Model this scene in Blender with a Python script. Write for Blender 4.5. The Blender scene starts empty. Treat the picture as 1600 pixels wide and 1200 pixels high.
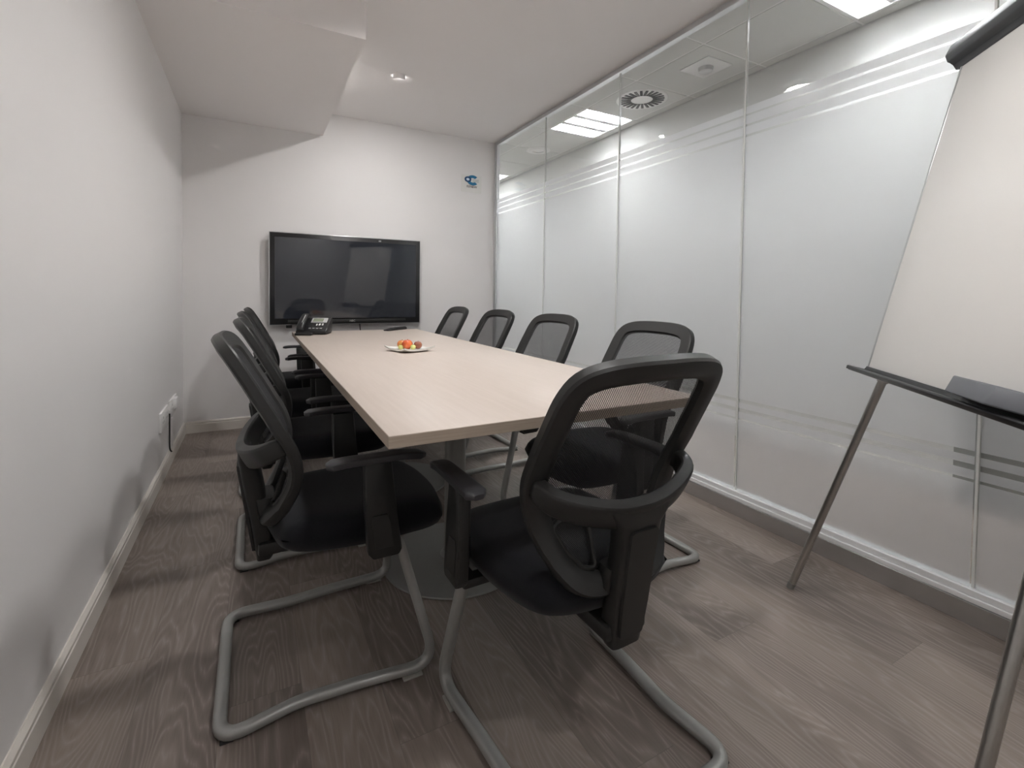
import bpy, bmesh, math, random
from mathutils import Vector, Matrix
C = bpy.context.scene.collection
sc = bpy.context.scene
PI = math.pi
random.seed(4)

# ------------------------------------------------------------------ camera
cam_d = bpy.data.cameras.new('camera'); cam = bpy.data.objects.new('camera', cam_d); C.objects.link(cam)
RT = Vector((0.8802, -0.4745, 0.0127)).normalized()
FW = Vector((0.4747, 0.8797, -0.0286)).normalized()
UP = RT.cross(FW).normalized(); RT = FW.cross(UP).normalized()
m = Matrix((RT, UP, -FW)).transposed().to_4x4(); m.translation = Vector((0.4389, -4.0554, 1.0205))
cam.matrix_world = m
cam_d.sensor_width = 36; cam_d.lens = 748.4 * 36 / 1600
cam_d.shift_x = 0.0; cam_d.shift_y = -(600 - 480.17) / 1600
cam_d.clip_start = 0.02; cam_d.clip_end = 60
sc.camera = cam
# ------------------------------------------------------------------ world, exposure
w = bpy.data.worlds.new('world'); sc.world = w; w.use_nodes = True
w.node_tree.nodes['Background'].inputs[0].default_value = (0.8, 0.85, 0.9, 1)
w.node_tree.nodes['Background'].inputs[1].default_value = 0.0
sc.view_settings.view_transform = 'Standard'; sc.view_settings.look = 'None'
sc.view_settings.gamma = 1; sc.view_settings.use_curve_mapping = False
sc.view_settings.exposure = 1.78
sc.cycles.use_denoising = True
sc.cycles.max_bounces = 12; sc.cycles.diffuse_bounces = 6; sc.cycles.glossy_bounces = 4
sc.cycles.transmission_bounces = 8; sc.cycles.transparent_max_bounces = 16
sc.cycles.caustics_reflective = False; sc.cycles.sample_clamp_indirect = 6
ROOM_L = 64.0        # radiance of the room's round ceiling lights
SPOT_L = 290.0       # radiance of the small recessed light near the screen
CORR_L = 64.0        # radiance of the corridor tubes

# ------------------------------------------------------------------ materials
def mat(name, col=(.5, .5, .5), rough=.5, metal=0, spec=.5, coat=0, emis=None, es=0, noise=None, bump=None, sheen=0):
    M = bpy.data.materials.new(name); M.use_nodes = True
    nt = M.node_tree; b = nt.nodes['Principled BSDF']
    b.inputs['Base Color'].default_value = (*col, 1); b.inputs['Roughness'].default_value = rough
    b.inputs['Metallic'].default_value = metal; b.inputs['Specular IOR Level'].default_value = spec
    b.inputs['Coat Weight'].default_value = coat
    if sheen: b.inputs['Sheen Weight'].default_value = sheen; b.inputs['Sheen Roughness'].default_value = .5
    if emis: b.inputs['Emission Color'].default_value = (*emis, 1); b.inputs['Emission Strength'].default_value = es
    tc = nt.nodes.new('ShaderNodeTexCoord')
    if noise:
        sc_, amt = noise
        n = nt.nodes.new('ShaderNodeTexNoise'); n.inputs['Scale'].default_value = sc_; n.inputs['Detail'].default_value = 3
        nt.links.new(tc.outputs['Object'], n.inputs['Vector'])
        mx = nt.nodes.new('ShaderNodeMix'); mx.data_type = 'RGBA'
        mx.inputs['A'].default_value = (*[c * (1 - amt) for c in col], 1); mx.inputs['B'].default_value = (*[min(1, c * (1 + amt)) for c in col], 1)
        nt.links.new(n.outputs['Fac'], mx.inputs['Factor']); nt.links.new(mx.outputs['Result'], b.inputs['Base Color'])
    if bump:
        sc_, st, dist = bump
        n2 = nt.nodes.new('ShaderNodeTexNoise'); n2.inputs['Scale'].default_value = sc_; n2.inputs['Detail'].default_value = 2
        nt.links.new(tc.outputs['Object'], n2.inputs['Vector'])
        bp = nt.nodes.new('ShaderNodeBump'); bp.inputs['Strength'].default_value = st; bp.inputs['Distance'].default_value = dist
        nt.links.new(n2.outputs['Fac'], bp.inputs['Height']); nt.links.new(bp.outputs['Normal'], b.inputs['Normal'])
    return M

PAINT = mat('wall_paint', (.815, .80, .795), .6, spec=.25, noise=(3, .012), bump=(160, .08, .001))
CEIL = mat('ceiling_paint', (.88, .855, .845), .7, spec=.2, noise=(2, .01))
SKIRT = mat('skirting_paint', (.72, .68, .63), .35, spec=.4, noise=(5, .02))
CWALL = mat('corridor_paint', (.80, .80, .79), .6, spec=.3)
CTILE = mat('ceiling_tile_board', (.66, .66, .64), .8, noise=(60, .02))
GREYD = mat('grey_door_laminate', (.33, .34, .33), .5)
ALU = mat('brushed_aluminium', (.72, .73, .74), .32, metal=.85, noise=(30, .03))
WHITEALU = mat('white_track_lacquer', (.85, .86, .87), .25, metal=.2, noise=(20, .01))
PLINTH = mat('satin_steel_plinth', (.50, .49, .48), .25, metal=.75, noise=(8, .05))
GASKET = mat('dark_gasket', (.05, .05, .05), .6)
JOINT = mat('clear_joint_strip', (.70, .71, .69), .25, spec=.6)
BLK = mat('black_plastic', (.017, .017, .0165), .42, spec=.45, noise=(40, .1), bump=(700, .12, .0004))
ARM = mat('dark_arm_pad', (.033, .033, .037), .36, spec=.5, noise=(40, .1))
BLK2 = mat('glossy_black_plastic', (.014, .014, .015), .32, spec=.5, noise=(30, .1))
FAB = mat('black_seat_fabric', (.010, .0105, .013), .9, spec=.12, sheen=.12, noise=(300, .35), bump=(900, .4, .0006))
TUBE = mat('grey_coated_tube', (.34, .342, .33), .34, metal=.35, spec=.5, noise=(25, .04))
TUBED = mat('silver_foot_pad', (.40, .39, .36), .5, noise=(25, .05))
RUB = mat('black_rubber', (.02, .02, .02), .8)
PED = mat('grey_pedestal_steel', (.27, .27, .26), .42, metal=.4, noise=(12, .05))
CHROME = mat('brushed_chrome_leg', (.46, .45, .43), .28, metal=.95, noise=(60, .08))
BOARD = mat('whiteboard_enamel', (.86, .845, .815), .3, spec=.45, noise=(2, .01))
CLAMP = mat('graphite_clamp_plastic', (.045, .047, .052), .35, noise=(30, .1))
ERAS = mat('slate_grey_plastic', (.12, .125, .14), .45, noise=(30, .05))
SCREEN = mat('screen_glass', (.022, .025, .032), .012, spec=.62, coat=.3)
WPL = mat('white_plastic', (.82, .81, .80), .35, noise=(20, .01))
GPL = mat('grey_print', (.3, .3, .3), .5)
SILV = mat('silver_plastic', (.62, .62, .62), .3, metal=.5)
LCD = mat('green_grey_lcd', (.25, .28, .20), .25, noise=(200, .25))
CERAM = mat('white_ceramic', (.84, .84, .80), .12, spec=.6, noise=(10, .01))
LENS = mat('lit_opal_diffuser', (.9, .9, .9), .4, emis=(1, .985, .97), es=ROOM_L)
LENSN = mat('lit_opal_diffuser_dimmer', (.9, .9, .9), .4, emis=(1, .985, .97), es=ROOM_L * .55)
LENS2 = mat('lit_recessed_lens', (.9, .9, .9), .4, emis=(1, .98, .96), es=SPOT_L)
TUBEL = mat('lit_fluorescent_tube', (.9, .9, .9), .4, emis=(.96, .98, 1), es=CORR_L)
CAN = mat('lamp_can_grey', (.16, .16, .16), .5)
LOUV = mat('louvre_aluminium', (.8, .8, .8), .3, metal=.6)
BLU = mat('logo_blue', (.02, .19, .37), .5); NAVY = mat('logo_navy', (.012, .07, .17), .5)
PALE = mat('logo_pale', (.70, .80, .90), .5); LGRY = mat('logo_grey', (.42, .44, .43), .5); STK = mat('sticker_vinyl', (.76, .755, .73), .35)
INK = mat('dark_ink', (.08, .07, .07), .6)

def laminate(name, a, b_, rough, edge=False):
    M = bpy.data.materials.new(name); M.use_nodes = True; nt = M.node_tree; L = nt.links; b = nt.nodes['Principled BSDF']
    tc = nt.nodes.new('ShaderNodeTexCoord'); mp = nt.nodes.new('ShaderNodeMapping')
    mp.inputs['Scale'].default_value = (14, .7, 14) if not edge else (1.2, 1.2, 40)
    n = nt.nodes.new('ShaderNodeTexNoise'); n.inputs['Scale'].default_value = 6; n.inputs['Detail'].default_value = 5; n.inputs['Distortion'].default_value = .6
    L.new(tc.outputs['Object'], mp.inputs['Vector']); L.new(mp.outputs['Vector'], n.inputs['Vector'])
    r = nt.nodes.new('ShaderNodeValToRGB'); r.color_ramp.elements[0].position = .35; r.color_ramp.elements[1].position = .65
    r.color_ramp.elements[0].color = (*a, 1); r.color_ramp.elements[1].color = (*b_, 1)
    L.new(n.outputs['Fac'], r.inputs['Fac']); L.new(r.outputs['Color'], b.inputs['Base Color'])
    b.inputs['Roughness'].default_value = rough; b.inputs['Specular IOR Level'].default_value = .4
    return M
TTOP = laminate('pale_maple_laminate', (.545, .470, .415), (.570, .495, .440), .36)
TEDGE = laminate('maple_edge_band', (.36, .295, .235), (.42, .35, .285), .5, True)

def floor_mat():
    M = bpy.data.materials.new('grey_brown_oak_planks'); M.use_nodes = True; nt = M.node_tree; L = nt.links
    N = lambda t, **k: nt.nodes.new(t)
    b = nt.nodes['Principled BSDF']; tc = N('ShaderNodeTexCoord'); sep = N('ShaderNodeSeparateXYZ'); L.new(tc.outputs['Object'], sep.inputs[0])
    def val(op, a, b2=None, c=None):
        n = N('ShaderNodeMath'); n.operation = op
        for i, x in enumerate((a, b2, c)):
            if x is None: continue
            if isinstance(x, (int, float)): n.inputs[i].default_value = x
            else: L.new(x, n.inputs[i])
        return n.outputs[0]
    X, Y = sep.outputs[0], sep.outputs[1]
    row = val('FLOOR', val('DIVIDE', X, .182))
    yo = val('ADD', Y, val('MULTIPLY', val('FRACT', val('MULTIPLY', row, .6180)), 1.22))
    col = val('FLOOR', val('DIVIDE', yo, 1.22))
    cid = N('ShaderNodeCombineXYZ'); L.new(row, cid.inputs[0]); L.new(col, cid.inputs[1])
    wn = N('ShaderNodeTexWhiteNoise'); wn.noise_dimensions = '2D'; L.new(cid.outputs[0], wn.inputs['Vector'])
    rnd = wn.outputs['Value']
    # seams
    fx = val('FRACT', val('DIVIDE', X, .182)); fy = val('FRACT', val('DIVIDE', yo, 1.22))
    ex = val('MINIMUM', fx, val('SUBTRACT', 1, fx)); ey = val('MINIMUM', fy, val('SUBTRACT', 1, fy))
    seam = val('MAXIMUM', val('LESS_THAN', ex, .0045), val('LESS_THAN', ey, .0008))
    # cathedral grain: rings of a stretched noise field
    gx = val('ADD', X, val('MULTIPLY', rnd, 31.7)); gy = val('ADD', val('MULTIPLY', Y, .13), val('MULTIPLY', rnd, 17.3))
    gc = N('ShaderNodeCombineXYZ'); L.new(gx, gc.inputs[0]); L.new(gy, gc.inputs[1])
    n1 = N('ShaderNodeTexNoise'); n1.inputs['Scale'].default_value = 5.2; n1.inputs['Detail'].default_value = 3.5; n1.inputs['Roughness'].default_value = .42; n1.inputs['Distortion'].default_value = .25
    L.new(gc.outputs[0], n1.inputs['Vector'])
    rings = val('FRACT', val('MULTIPLY', n1.outputs['Fac'], 38))
    tri = val('ABSOLUTE', val('SUBTRACT', val('MULTIPLY', rings, 2), 1))
    # fine pores
    fc = N('ShaderNodeCombineXYZ'); L.new(val('MULTIPLY', gx, 1.0), fc.inputs[0]); L.new(val('MULTIPLY', Y, .055), fc.inputs[1])
    n2 = N('ShaderNodeTexNoise'); n2.inputs['Scale'].default_value = 210; n2.inputs['Detail'].default_value = 3; L.new(fc.outputs[0], n2.inputs['Vector'])
    # broad tone
    n3 = N('ShaderNodeTexNoise'); n3.inputs['Scale'].default_value = 2.6; n3.inputs['Detail'].default_value = 4; L.new(gc.outputs[0], n3.inputs['Vector'])
    pore = N('ShaderNodeMapRange'); pore.inputs['From Min'].default_value = .42; pore.inputs['From Max'].default_value = .66; L.new(n2.outputs['Fac'], pore.inputs['Value'])
    line = val('MULTIPLY', val('POWER', tri, 2.2), val('ADD', val('MULTIPLY', pore.outputs[0], .75), .25))
    tone = val('ADD', val('MULTIPLY', n3.outputs['Fac'], .75), val('MULTIPLY', rnd, .28))
    r = N('ShaderNodeValToRGB'); e = r.color_ramp.elements
    e[0].position = .25; e[0].color = (.128, .101, .087, 1); e[1].position = .82; e[1].color = (.325, .272, .238, 1)
    L.new(tone, r.inputs['Fac'])
    mx = N('ShaderNodeMix'); mx.data_type = 'RGBA'; L.new(val('MULTIPLY', line, .58), mx.inputs['Factor'])
    L.new(r.outputs['Color'], mx.inputs['A']); mx.inputs['B'].default_value = (.46, .405, .375, 1)
    mxp = N('ShaderNodeMix'); mxp.data_type = 'RGBA'; mxp.blend_type = 'MULTIPLY'; L.new(val('MULTIPLY', pore.outputs[0], .30), mxp.inputs['Factor'])
    L.new(mx.outputs['Result'], mxp.inputs['A']); mxp.inputs['B'].default_value = (.55, .5, .48, 1)
    mx2 = N('ShaderNodeMix'); mx2.data_type = 'RGBA'; L.new(val('MULTIPLY', seam, .3), mx2.inputs['Factor'])
    L.new(mxp.outputs['Result'], mx2.inputs['A']); mx2.inputs['B'].default_value = (.05, .04, .035, 1)
    L.new(mx2.outputs['Result'], b.inputs['Base Color'])
    rr = N('ShaderNodeMapRange'); rr.inputs['To Min'].default_value = .34; rr.inputs['To Max'].default_value = .50; L.new(n2.outputs['Fac'], rr.inputs['Value'])
    L.new(rr.outputs[0], b.inputs['Roughness']); b.inputs['Specular IOR Level'].default_value = .5
    bp = N('ShaderNodeBump'); bp.inputs['Strength'].default_value = .25; bp.inputs['Distance'].default_value = .001
    L.new(val('SUBTRACT', val('MULTIPLY', line, .5), val('MULTIPLY', seam, 1.0)), bp.inputs['Height']); L.new(bp.outputs['Normal'], b.inputs['Normal'])
    return M
FLOOR = floor_mat()

def glass_mat():
    M = bpy.data.materials.new('clear_partition_glass'); M.use_nodes = True; nt = M.node_tree; L = nt.links
    nt.nodes.remove(nt.nodes['Principled BSDF']); out = nt.nodes['Material Output']
    t = nt.nodes.new('ShaderNodeBsdfTransparent'); t.inputs[0].default_value = (.98, .988, .985, 1)
    g = nt.nodes.new('ShaderNodeBsdfGlossy'); g.inputs['Roughness'].default_value = .0
    ge = nt.nodes.new('ShaderNodeNewGeometry'); dp = nt.nodes.new('ShaderNodeVectorMath'); dp.operation = 'DOT_PRODUCT'
    L.new(ge.outputs['Incoming'], dp.inputs[0]); L.new(ge.outputs['Normal'], dp.inputs[1])
    def mth(op, a, b=None):
        n = nt.nodes.new('ShaderNodeMath'); n.operation = op
        for i, x in enumerate((a, b)):
            if x is None: continue
            if isinstance(x, (int, float)): n.inputs[i].default_value = x
            else: L.new(x, n.inputs[i])
        return n.outputs[0]
    fr = mth('ADD', mth('MULTIPLY', mth('POWER', mth('SUBTRACT', 1, mth('ABSOLUTE', dp.outputs['Value'])), 5), .96), .04)
    mx = nt.nodes.new('ShaderNodeMixShader'); L.new(fr, mx.inputs[0]); L.new(t.outputs[0], mx.inputs[1]); L.new(g.outputs[0], mx.inputs[2])
    L.new(mx.outputs[0], out.inputs[0]); return M
GLASS = glass_mat()
def film_mat():
    M = bpy.data.materials.new('frosted_film'); M.use_nodes = True; nt = M.node_tree; L = nt.links
    nt.nodes.remove(nt.nodes['Principled BSDF']); out = nt.nodes['Material Output']
    tr = nt.nodes.new('ShaderNodeBsdfTranslucent'); tr.inputs[0].default_value = (.80, .82, .87, 1)
    df = nt.nodes.new('ShaderNodeBsdfDiffuse'); df.inputs[0].default_value = (.84, .85, .86, 1)
    rf = nt.nodes.new('ShaderNodeBsdfRefraction'); rf.inputs['Color'].default_value = (.96, .96, .95, 1); rf.inputs['Roughness'].default_value = .85; rf.inputs['IOR'].default_value = 1.04
    m1 = nt.nodes.new('ShaderNodeMixShader'); m1.inputs[0].default_value = .40; L.new(tr.outputs[0], m1.inputs[1]); L.new(df.outputs[0], m1.inputs[2])
    m2 = nt.nodes.new('ShaderNodeMixShader'); m2.inputs[0].default_value = .52; L.new(m1.outputs[0], m2.inputs[1]); L.new(rf.outputs[0], m2.inputs[2])
    L.new(m2.outputs[0], out.inputs[0]); return M
FILM = film_mat()
def net_mat():
    M = bpy.data.materials.new('black_net_weave'); M.use_nodes = True; nt = M.node_tree; L = nt.links
    b = nt.nodes['Principled BSDF']; out = nt.nodes['Material Output']
    b.inputs['Base Color'].default_value = (.022, .022, .024, 1); b.inputs['Roughness'].default_value = .6
    tc = nt.nodes.new('ShaderNodeTexCoord'); sep = nt.nodes.new('ShaderNodeSeparateXYZ'); L.new(tc.outputs['Object'], sep.inputs[0])
    def val(op, a, b2=None):
        n = nt.nodes.new('ShaderNodeMath'); n.operation = op
        for i, x in enumerate((a, b2)):
            if x is None: continue
            if isinstance(x, (int, float)): n.inputs[i].default_value = x
            else: L.new(x, n.inputs[i])
        return n.outputs[0]
    k = 2 * PI / .0042
    sx = val('SINE', val('MULTIPLY', sep.outputs[0], k)); sz = val('SINE', val('MULTIPLY', sep.outputs[2], k * .9))
    hole = val('GREATER_THAN', val('MULTIPLY', sx, sz), .20)
    t = nt.nodes.new('ShaderNodeBsdfTransparent'); mx = nt.nodes.new('ShaderNodeMixShader')
    L.new(hole, mx.inputs[0]); L.new(b.outputs[0], mx.inputs[1]); L.new(t.outputs[0], mx.inputs[2]); L.new(mx.outputs[0], out.inputs[0])
    return M
NET = net_mat()
def fruit_mat(name, a, b_):
    M = bpy.data.materials.new(name); M.use_nodes = True; nt = M.node_tree; L = nt.links; b = nt.nodes['Principled BSDF']
    tc = nt.nodes.new('ShaderNodeTexCoord'); n = nt.nodes.new('ShaderNodeTexNoise'); n.inputs['Scale'].default_value = 28; L.new(tc.outputs['Object'], n.inputs['Vector'])
    r = nt.nodes.new('ShaderNodeValToRGB'); r.color_ramp.elements[0].position = .38; r.color_ramp.elements[1].position = .62
    r.color_ramp.elements[0].color = (*a, 1); r.color_ramp.elements[1].color = (*b_, 1)
    L.new(n.outputs['Fac'], r.inputs['Fac']); L.new(r.outputs['Color'], b.inputs['Base Color']); b.inputs['Roughness'].default_value = .35
    return M
APR = fruit_mat('apricot_skin', (.62, .16, .05), (.66, .38, .08)); NEC = fruit_mat('nectarine_skin', (.62, .09, .03), (.70, .17, .05))
PLUM = fruit_mat('plum_skin', (.22, .06, .045), (.36, .13, .07)); LIME = fruit_mat('lime_skin', (.55, .58, .16), (.66, .66, .25)); STEM = mat('fruit_stem', (.12, .07, .03), .7)

D_ = math.radians
# ------------------------------------------------------------------ mesh helpers
def new(): return bmesh.new()
def box(bm, x0, x1, y0, y1, z0, z1, bev=0, seg=2, M=None):
    vs = [bm.verts.new((x, y, z)) for x in (x0, x1) for y in (y0, y1) for z in (z0, z1)]
    fs = [bm.faces.new([vs[i] for i in q]) for q in ((0, 1, 3, 2), (4, 6, 7, 5), (0, 4, 5, 1), (2, 3, 7, 6), (0, 2, 6, 4), (1, 5, 7, 3))]
    allv = vs
    if bev:
        es = list({e for f in fs for e in f.edges})
        r = bmesh.ops.bevel(bm, geom=es, offset=bev, segments=seg, affect='EDGES', profile=.5)
        allv = list({v for v in r['verts']} | {v for v in vs if v.is_valid})
    if M is not None:
        for v in allv: v.co = M @ v.co
    return allv
def prism(bm, pts, axis, a0, a1, bev=0, seg=2):
    """closed polygon pts (2D) extruded along axis; 2D coords fill the other axes in xyz order"""
    def p3(p, a):
        l = [p[0], p[1]]; l.insert(axis, a); return l
    A = [bm.verts.new(p3(p, a0)) for p in pts]; B = [bm.verts.new(p3(p, a1)) for p in pts]
    fs = [bm.faces.new(A[::-1]), bm.faces.new(B)]; n = len(pts)
    for i in range(n): fs.append(bm.faces.new((A[i], A[(i + 1) % n], B[(i + 1) % n], B[i])))
    if bev:
        es = list({e for f in fs for e in f.edges})
        bmesh.ops.bevel(bm, geom=es, offset=bev, segments=seg, affect='EDGES', profile=.5)
    return fs
def cyl(bm, p0, p1, r0, r1=None, n=24, caps=True):
    r1 = r0 if r1 is None else r1
    p0 = Vector(p0); p1 = Vector(p1); d = (p1 - p0).normalized()
    a = d.orthogonal().normalized(); b = d.cross(a)
    A = [bm.verts.new(p0 + r0 * (a * math.cos(t) + b * math.sin(t))) for t in [2 * PI * i / n for i in range(n)]]
    B = [bm.verts.new(p1 + r1 * (a * math.cos(t) + b * math.sin(t))) for t in [2 * PI * i / n for i in range(n)]]
    for i in range(n): bm.faces.new((A[i], A[(i + 1) % n], B[(i + 1) % n], B[i]))
    if caps: bm.faces.new(A[::-1]); bm.faces.new(B)
def lathe(bm, prof, c=(0, 0, 0), n=40):
    rings = []
    for r, z in prof:
        if r < 1e-6: rings.append([bm.verts.new((c[0], c[1], c[2] + z))])
        else: rings.append([bm.verts.new((c[0] + r * math.cos(2 * PI * i / n), c[1] + r * math.sin(2 * PI * i / n), c[2] + z)) for i in range(n)])
    for A, B in zip(rings, rings[1:]):
        for i in range(n):
            j = (i + 1) % n
            if len(A) == 1 and len(B) == 1: continue
            if len(A) == 1: bm.faces.new((A[0], B[j], B[i]))
            elif len(B) == 1: bm.faces.new((A[i], A[j], B[0]))
            else: bm.faces.new((A[i], A[j], B[j], B[i]))
def fillet(pts, rad, n=6, closed=False):
    pts = [Vector(p) for p in pts]; out = []; N = len(pts)
    for i, p in enumerate(pts):
        if not closed and i in (0, N - 1): out.append(p); continue
        r = rad[i] if isinstance(rad, (list, tuple)) else rad
        a = pts[i - 1]; b = pts[(i + 1) % N]; da = (a - p); db = (b - p)
        ang = da.angle(db)
        if r <= 0 or ang > PI - .02: out.append(p); continue
        t = min(r / math.tan(ang / 2), da.length * .49, db.length * .49)
        A = p + da.normalized() * t; B = p + db.normalized() * t
        for k in range(n + 1):
            s = k / n; out.append(A * (1 - s) ** 2 + p * 2 * s * (1 - s) + B * s * s)
    return out
def spline(pts, sub=6, closed=False):
    pts = [Vector(p) for p in pts]; N = len(pts); out = []
    rng = range(N) if closed else range(N - 1)
    for i in rng:
        g = (lambda k: pts[k % N]) if closed else (lambda k: pts[max(0, min(N - 1, k))])
        p0, p1, p2, p3 = g(i - 1), g(i), g(i + 1), g(i + 2)
        for k in range(sub):
            t = k / sub
            out.append(.5 * ((2 * p1) + (p2 - p0) * t + (2 * p0 - 5 * p1 + 4 * p2 - p3) * t * t + (3 * p1 - p0 - 3 * p2 + p3) * t ** 3))
    if not closed: out.append(pts[-1])
    return out
def sweep(bm, path, prof, closed=False, normals=None, up=Vector((0, 0, 1)), scales=None):
    """prof: list of (a,b): a along binormal, b along normal"""
    P = [Vector(p) for p in path]; N = len(P); rings = []
    nrm = None
    for i in range(N):
        if closed: T = (P[(i + 1) % N] - P[i - 1]).normalized()
        else: T = (P[min(N - 1, i + 1)] - P[max(0, i - 1)]).normalized()
        if normals is not None: nrm = Vector(normals[i])
        elif nrm is None: nrm = up
        nn = nrm - T * nrm.dot(T)
        if nn.length < 1e-4: nn = T.orthogonal()
        nn.normalize(); nrm = nn; B = T.cross(nn)
        s = scales[i] if scales else (1, 1)
        rings.append([bm.verts.new(P[i] + B * a * s[0] + nn * b * s[1]) for a, b in prof])
    m_ = len(prof)
    R = range(N) if closed else range(N - 1)
    for i in R:
        A = rings[i]; Bb = rings[(i + 1) % N]
        for k in range(m_): bm.faces.new((A[k], A[(k + 1) % m_], Bb[(k + 1) % m_], Bb[k]))
    if not closed: bm.faces.new(rings[0][::-1]); bm.faces.new(rings[-1])
def ell(a, b, n=14, p=2.0):
    out = []
    for i in range(n):
        t = 2 * PI * i / n; c, s = math.cos(t), math.sin(t)
        out.append((a * math.copysign(abs(c) ** (2 / p), c), b * math.copysign(abs(s) ** (2 / p), s)))
    return out
def sphere(bm, c, r, seg=20, rings=14, sc3=(1, 1, 1)):
    bmesh.ops.create_uvsphere(bm, u_segments=seg, v_segments=rings, radius=r, matrix=Matrix.Translation(c) @ Matrix.Diagonal((*sc3, 1)))
def obj(name, bm, mt, parent=None, smooth=True, loc=None, angle=35):
    bmesh.ops.recalc_face_normals(bm, faces=bm.faces)
    me = bpy.data.meshes.new(name); bm.to_mesh(me); bm.free()
    me.materials.append(mt)
    if smooth:
        for p in me.polygons: p.use_smooth = True
        me.set_sharp_from_angle(angle=math.radians(angle))
    o = bpy.data.objects.new(name, me); C.objects.link(o)
    if parent: o.parent = parent
    if loc: o.location = loc
    return o
def thing(name, label, cat, loc=(0, 0, 0), rz=0, group=None):
    o = bpy.data.objects.new(name, None); C.objects.link(o); o.empty_display_size = .1
    o.location = loc; o.rotation_euler = (0, 0, rz); o['label'] = label; o['category'] = cat
    if group: o['group'] = group
    return o
def tag(o, label, cat, group=None):
    o['label'] = label; o['category'] = cat
    if group: o['group'] = group
    return o
def struct(name, bm, mt, label=None, cat=None, smooth=False):
    o = obj(name, bm, mt, None, smooth); o['kind'] = 'structure'
    if label: o['label'] = label
    if cat: o['category'] = cat
    return o
def text_mesh(name, body, size, mt, parent, M, ext=.0004):
    cu = bpy.data.curves.new(name, 'FONT'); cu.body = body; cu.size = size; cu.extrude = ext; cu.align_x = 'CENTER'; cu.align_y = 'CENTER'
    t = bpy.data.objects.new(name + '_tmp', cu); C.objects.link(t)
    dg = bpy.context.evaluated_depsgraph_get(); dg.update()
    me = bpy.data.meshes.new_from_object(t.evaluated_get(dg)); bpy.data.objects.remove(t); bpy.data.curves.remove(cu)
    me.transform(M); me.materials.clear(); me.materials.append(mt)
    o = bpy.data.objects.new(name, me); C.objects.link(o)
    if parent: o.parent = parent
    return o

# ------------------------------------------------------------------ the room
W = 2.4445; H = 2.42; HS = 2.241; XS = .9205; YS = -1.6375; YF = -5.0
CX = 3.56; CH = 2.60; CY0, CY1 = -5.0, 3.4
LIGHTS = [(1.27, -2.14), (1.27, -3.34), (1.27, -4.45)]
SPOT = (1.27, -.94)
bm = new(); box(bm, -.12, 3.72, YF - .12, CY1 + .12, -.12, 0)
struct('floor', bm, FLOOR, 'grey-brown oak plank floor running into the corridor', 'floor')
bm = new(); box(bm, -.12, 0, YF, .12, 0, H + .12)
struct('wall_left', bm, PAINT, 'plain off-white painted wall on the left', 'wall')
bm = new(); box(bm, 0, W + .03, 0, .12, 0, H + .12)
struct('wall_back', bm, PAINT, 'plain off-white end wall behind the screen', 'wall')
bm = new(); box(bm, -.12, 3.72, YF - .12, YF, 0, CH + .12)
struct('wall_front', bm, PAINT)
bm = new(); box(bm, 0, W + .03, YF, 0, H, H + .12)
struct('ceiling', bm, CEIL, 'smooth off-white plaster ceiling', 'ceiling')
bm = new(); box(bm, 0, XS, YS, 0, HS, H + .001)
struct('trim_1', bm, CEIL, 'boxed-in lower ceiling section in the far left corner', 'bulkhead')
# skirtings
def skirting(bm, p0, p1, inward, h=.082):
    p0 = Vector(p0); p1 = Vector(p1); inward = Vector(inward)
    prof = [(0, 0), (.015, 0), (.015, h * .74), (.0125, h * .78), (.0135, h * .82), (.0125, h * .9), (.007, h * .97), (.004, h), (0, h)]
    A = [bm.verts.new(p0 + inward * a + Vector((0, 0, z))) for a, z in prof]; B = [bm.verts.new(p1 + inward * a + Vector((0, 0, z))) for a, z in prof]
    n = len(prof)
    for i in range(n): bm.faces.new((A[i], A[(i + 1) % n], B[(i + 1) % n], B[i]))
    bm.faces.new(A[::-1]); bm.faces.new(B)
bm = new(); skirting(bm, (0, YF, 0), (0, 0, 0), (1, 0, 0)); struct('baseboard_left', bm, SKIRT, 'cream moulded skirting along the left wall', 'skirting', True)
bm = new(); skirting(bm, (.015, 0, 0), (W - .03, 0, 0), (0, -1, 0)); struct('baseboard_back', bm, SKIRT, 'cream moulded skirting along the end wall', 'skirting', True)
# glass partition ------------------------------------------------
MU = [0 - .032, -.8584, -1.7193, -2.5911, -3.4411, -4.29, YF]
for i in range(6):
    y1, y0 = MU[i], MU[i + 1]
    bm = new(); g = .0045
    box(bm, W - .005, W + .005, y0 + g, y1 - g, .1, H - .02)
    win = struct('window_%d' % (i + 1), bm, GLASS, ['full-height glass pane beside the end wall', 'second full-height glass pane from the end wall', 'third full-height glass pane from the end wall', 'wide glass pane behind the flipchart leg', 'glass pane behind the flipchart board', 'glass pane behind the camera end'][i], 'glass pane')
    bm = new(); X = W - .0062
    for z0, z1 in ((.104, .443), (.452, .482), (.4996, .526), (.542, 1.755), (1.766, 1.803), (1.813, 1.851), (1.860, 1.893)):
        vs = [bm.verts.new(p) for p in ((X, y0 + .007, z0), (X, y1 - .007, z0), (X, y1 - .007, z1), (X, y0 + .007, z1))]; bm.faces.new(vs)
    me = bpy.data.meshes.new('frosted_film'); bm.to_mesh(me); bm.free(); me.materials.append(FILM)
    fo = bpy.data.objects.new('frosted_film', me); C.objects.link(fo); fo.parent = win; fo['label'] = 'frosted film with clear stripes at top and bottom'
for k, y in enumerate(MU[1:-1]):
    bm = new(); box(bm, W - .0065, W + .0065, y - .0035, y + .0035, .1, H - .02, .001)
    struct('trim_%d' % (k + 2), bm, JOINT, 'thin pale joint strip between glass panes', 'joint strip')
bm = new(); box(bm, W - .022, W + .022, YF, 0, .088, .108, .002); box(bm, W - .030, W + .030, YF, 0, .070, .0875, .002)
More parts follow.
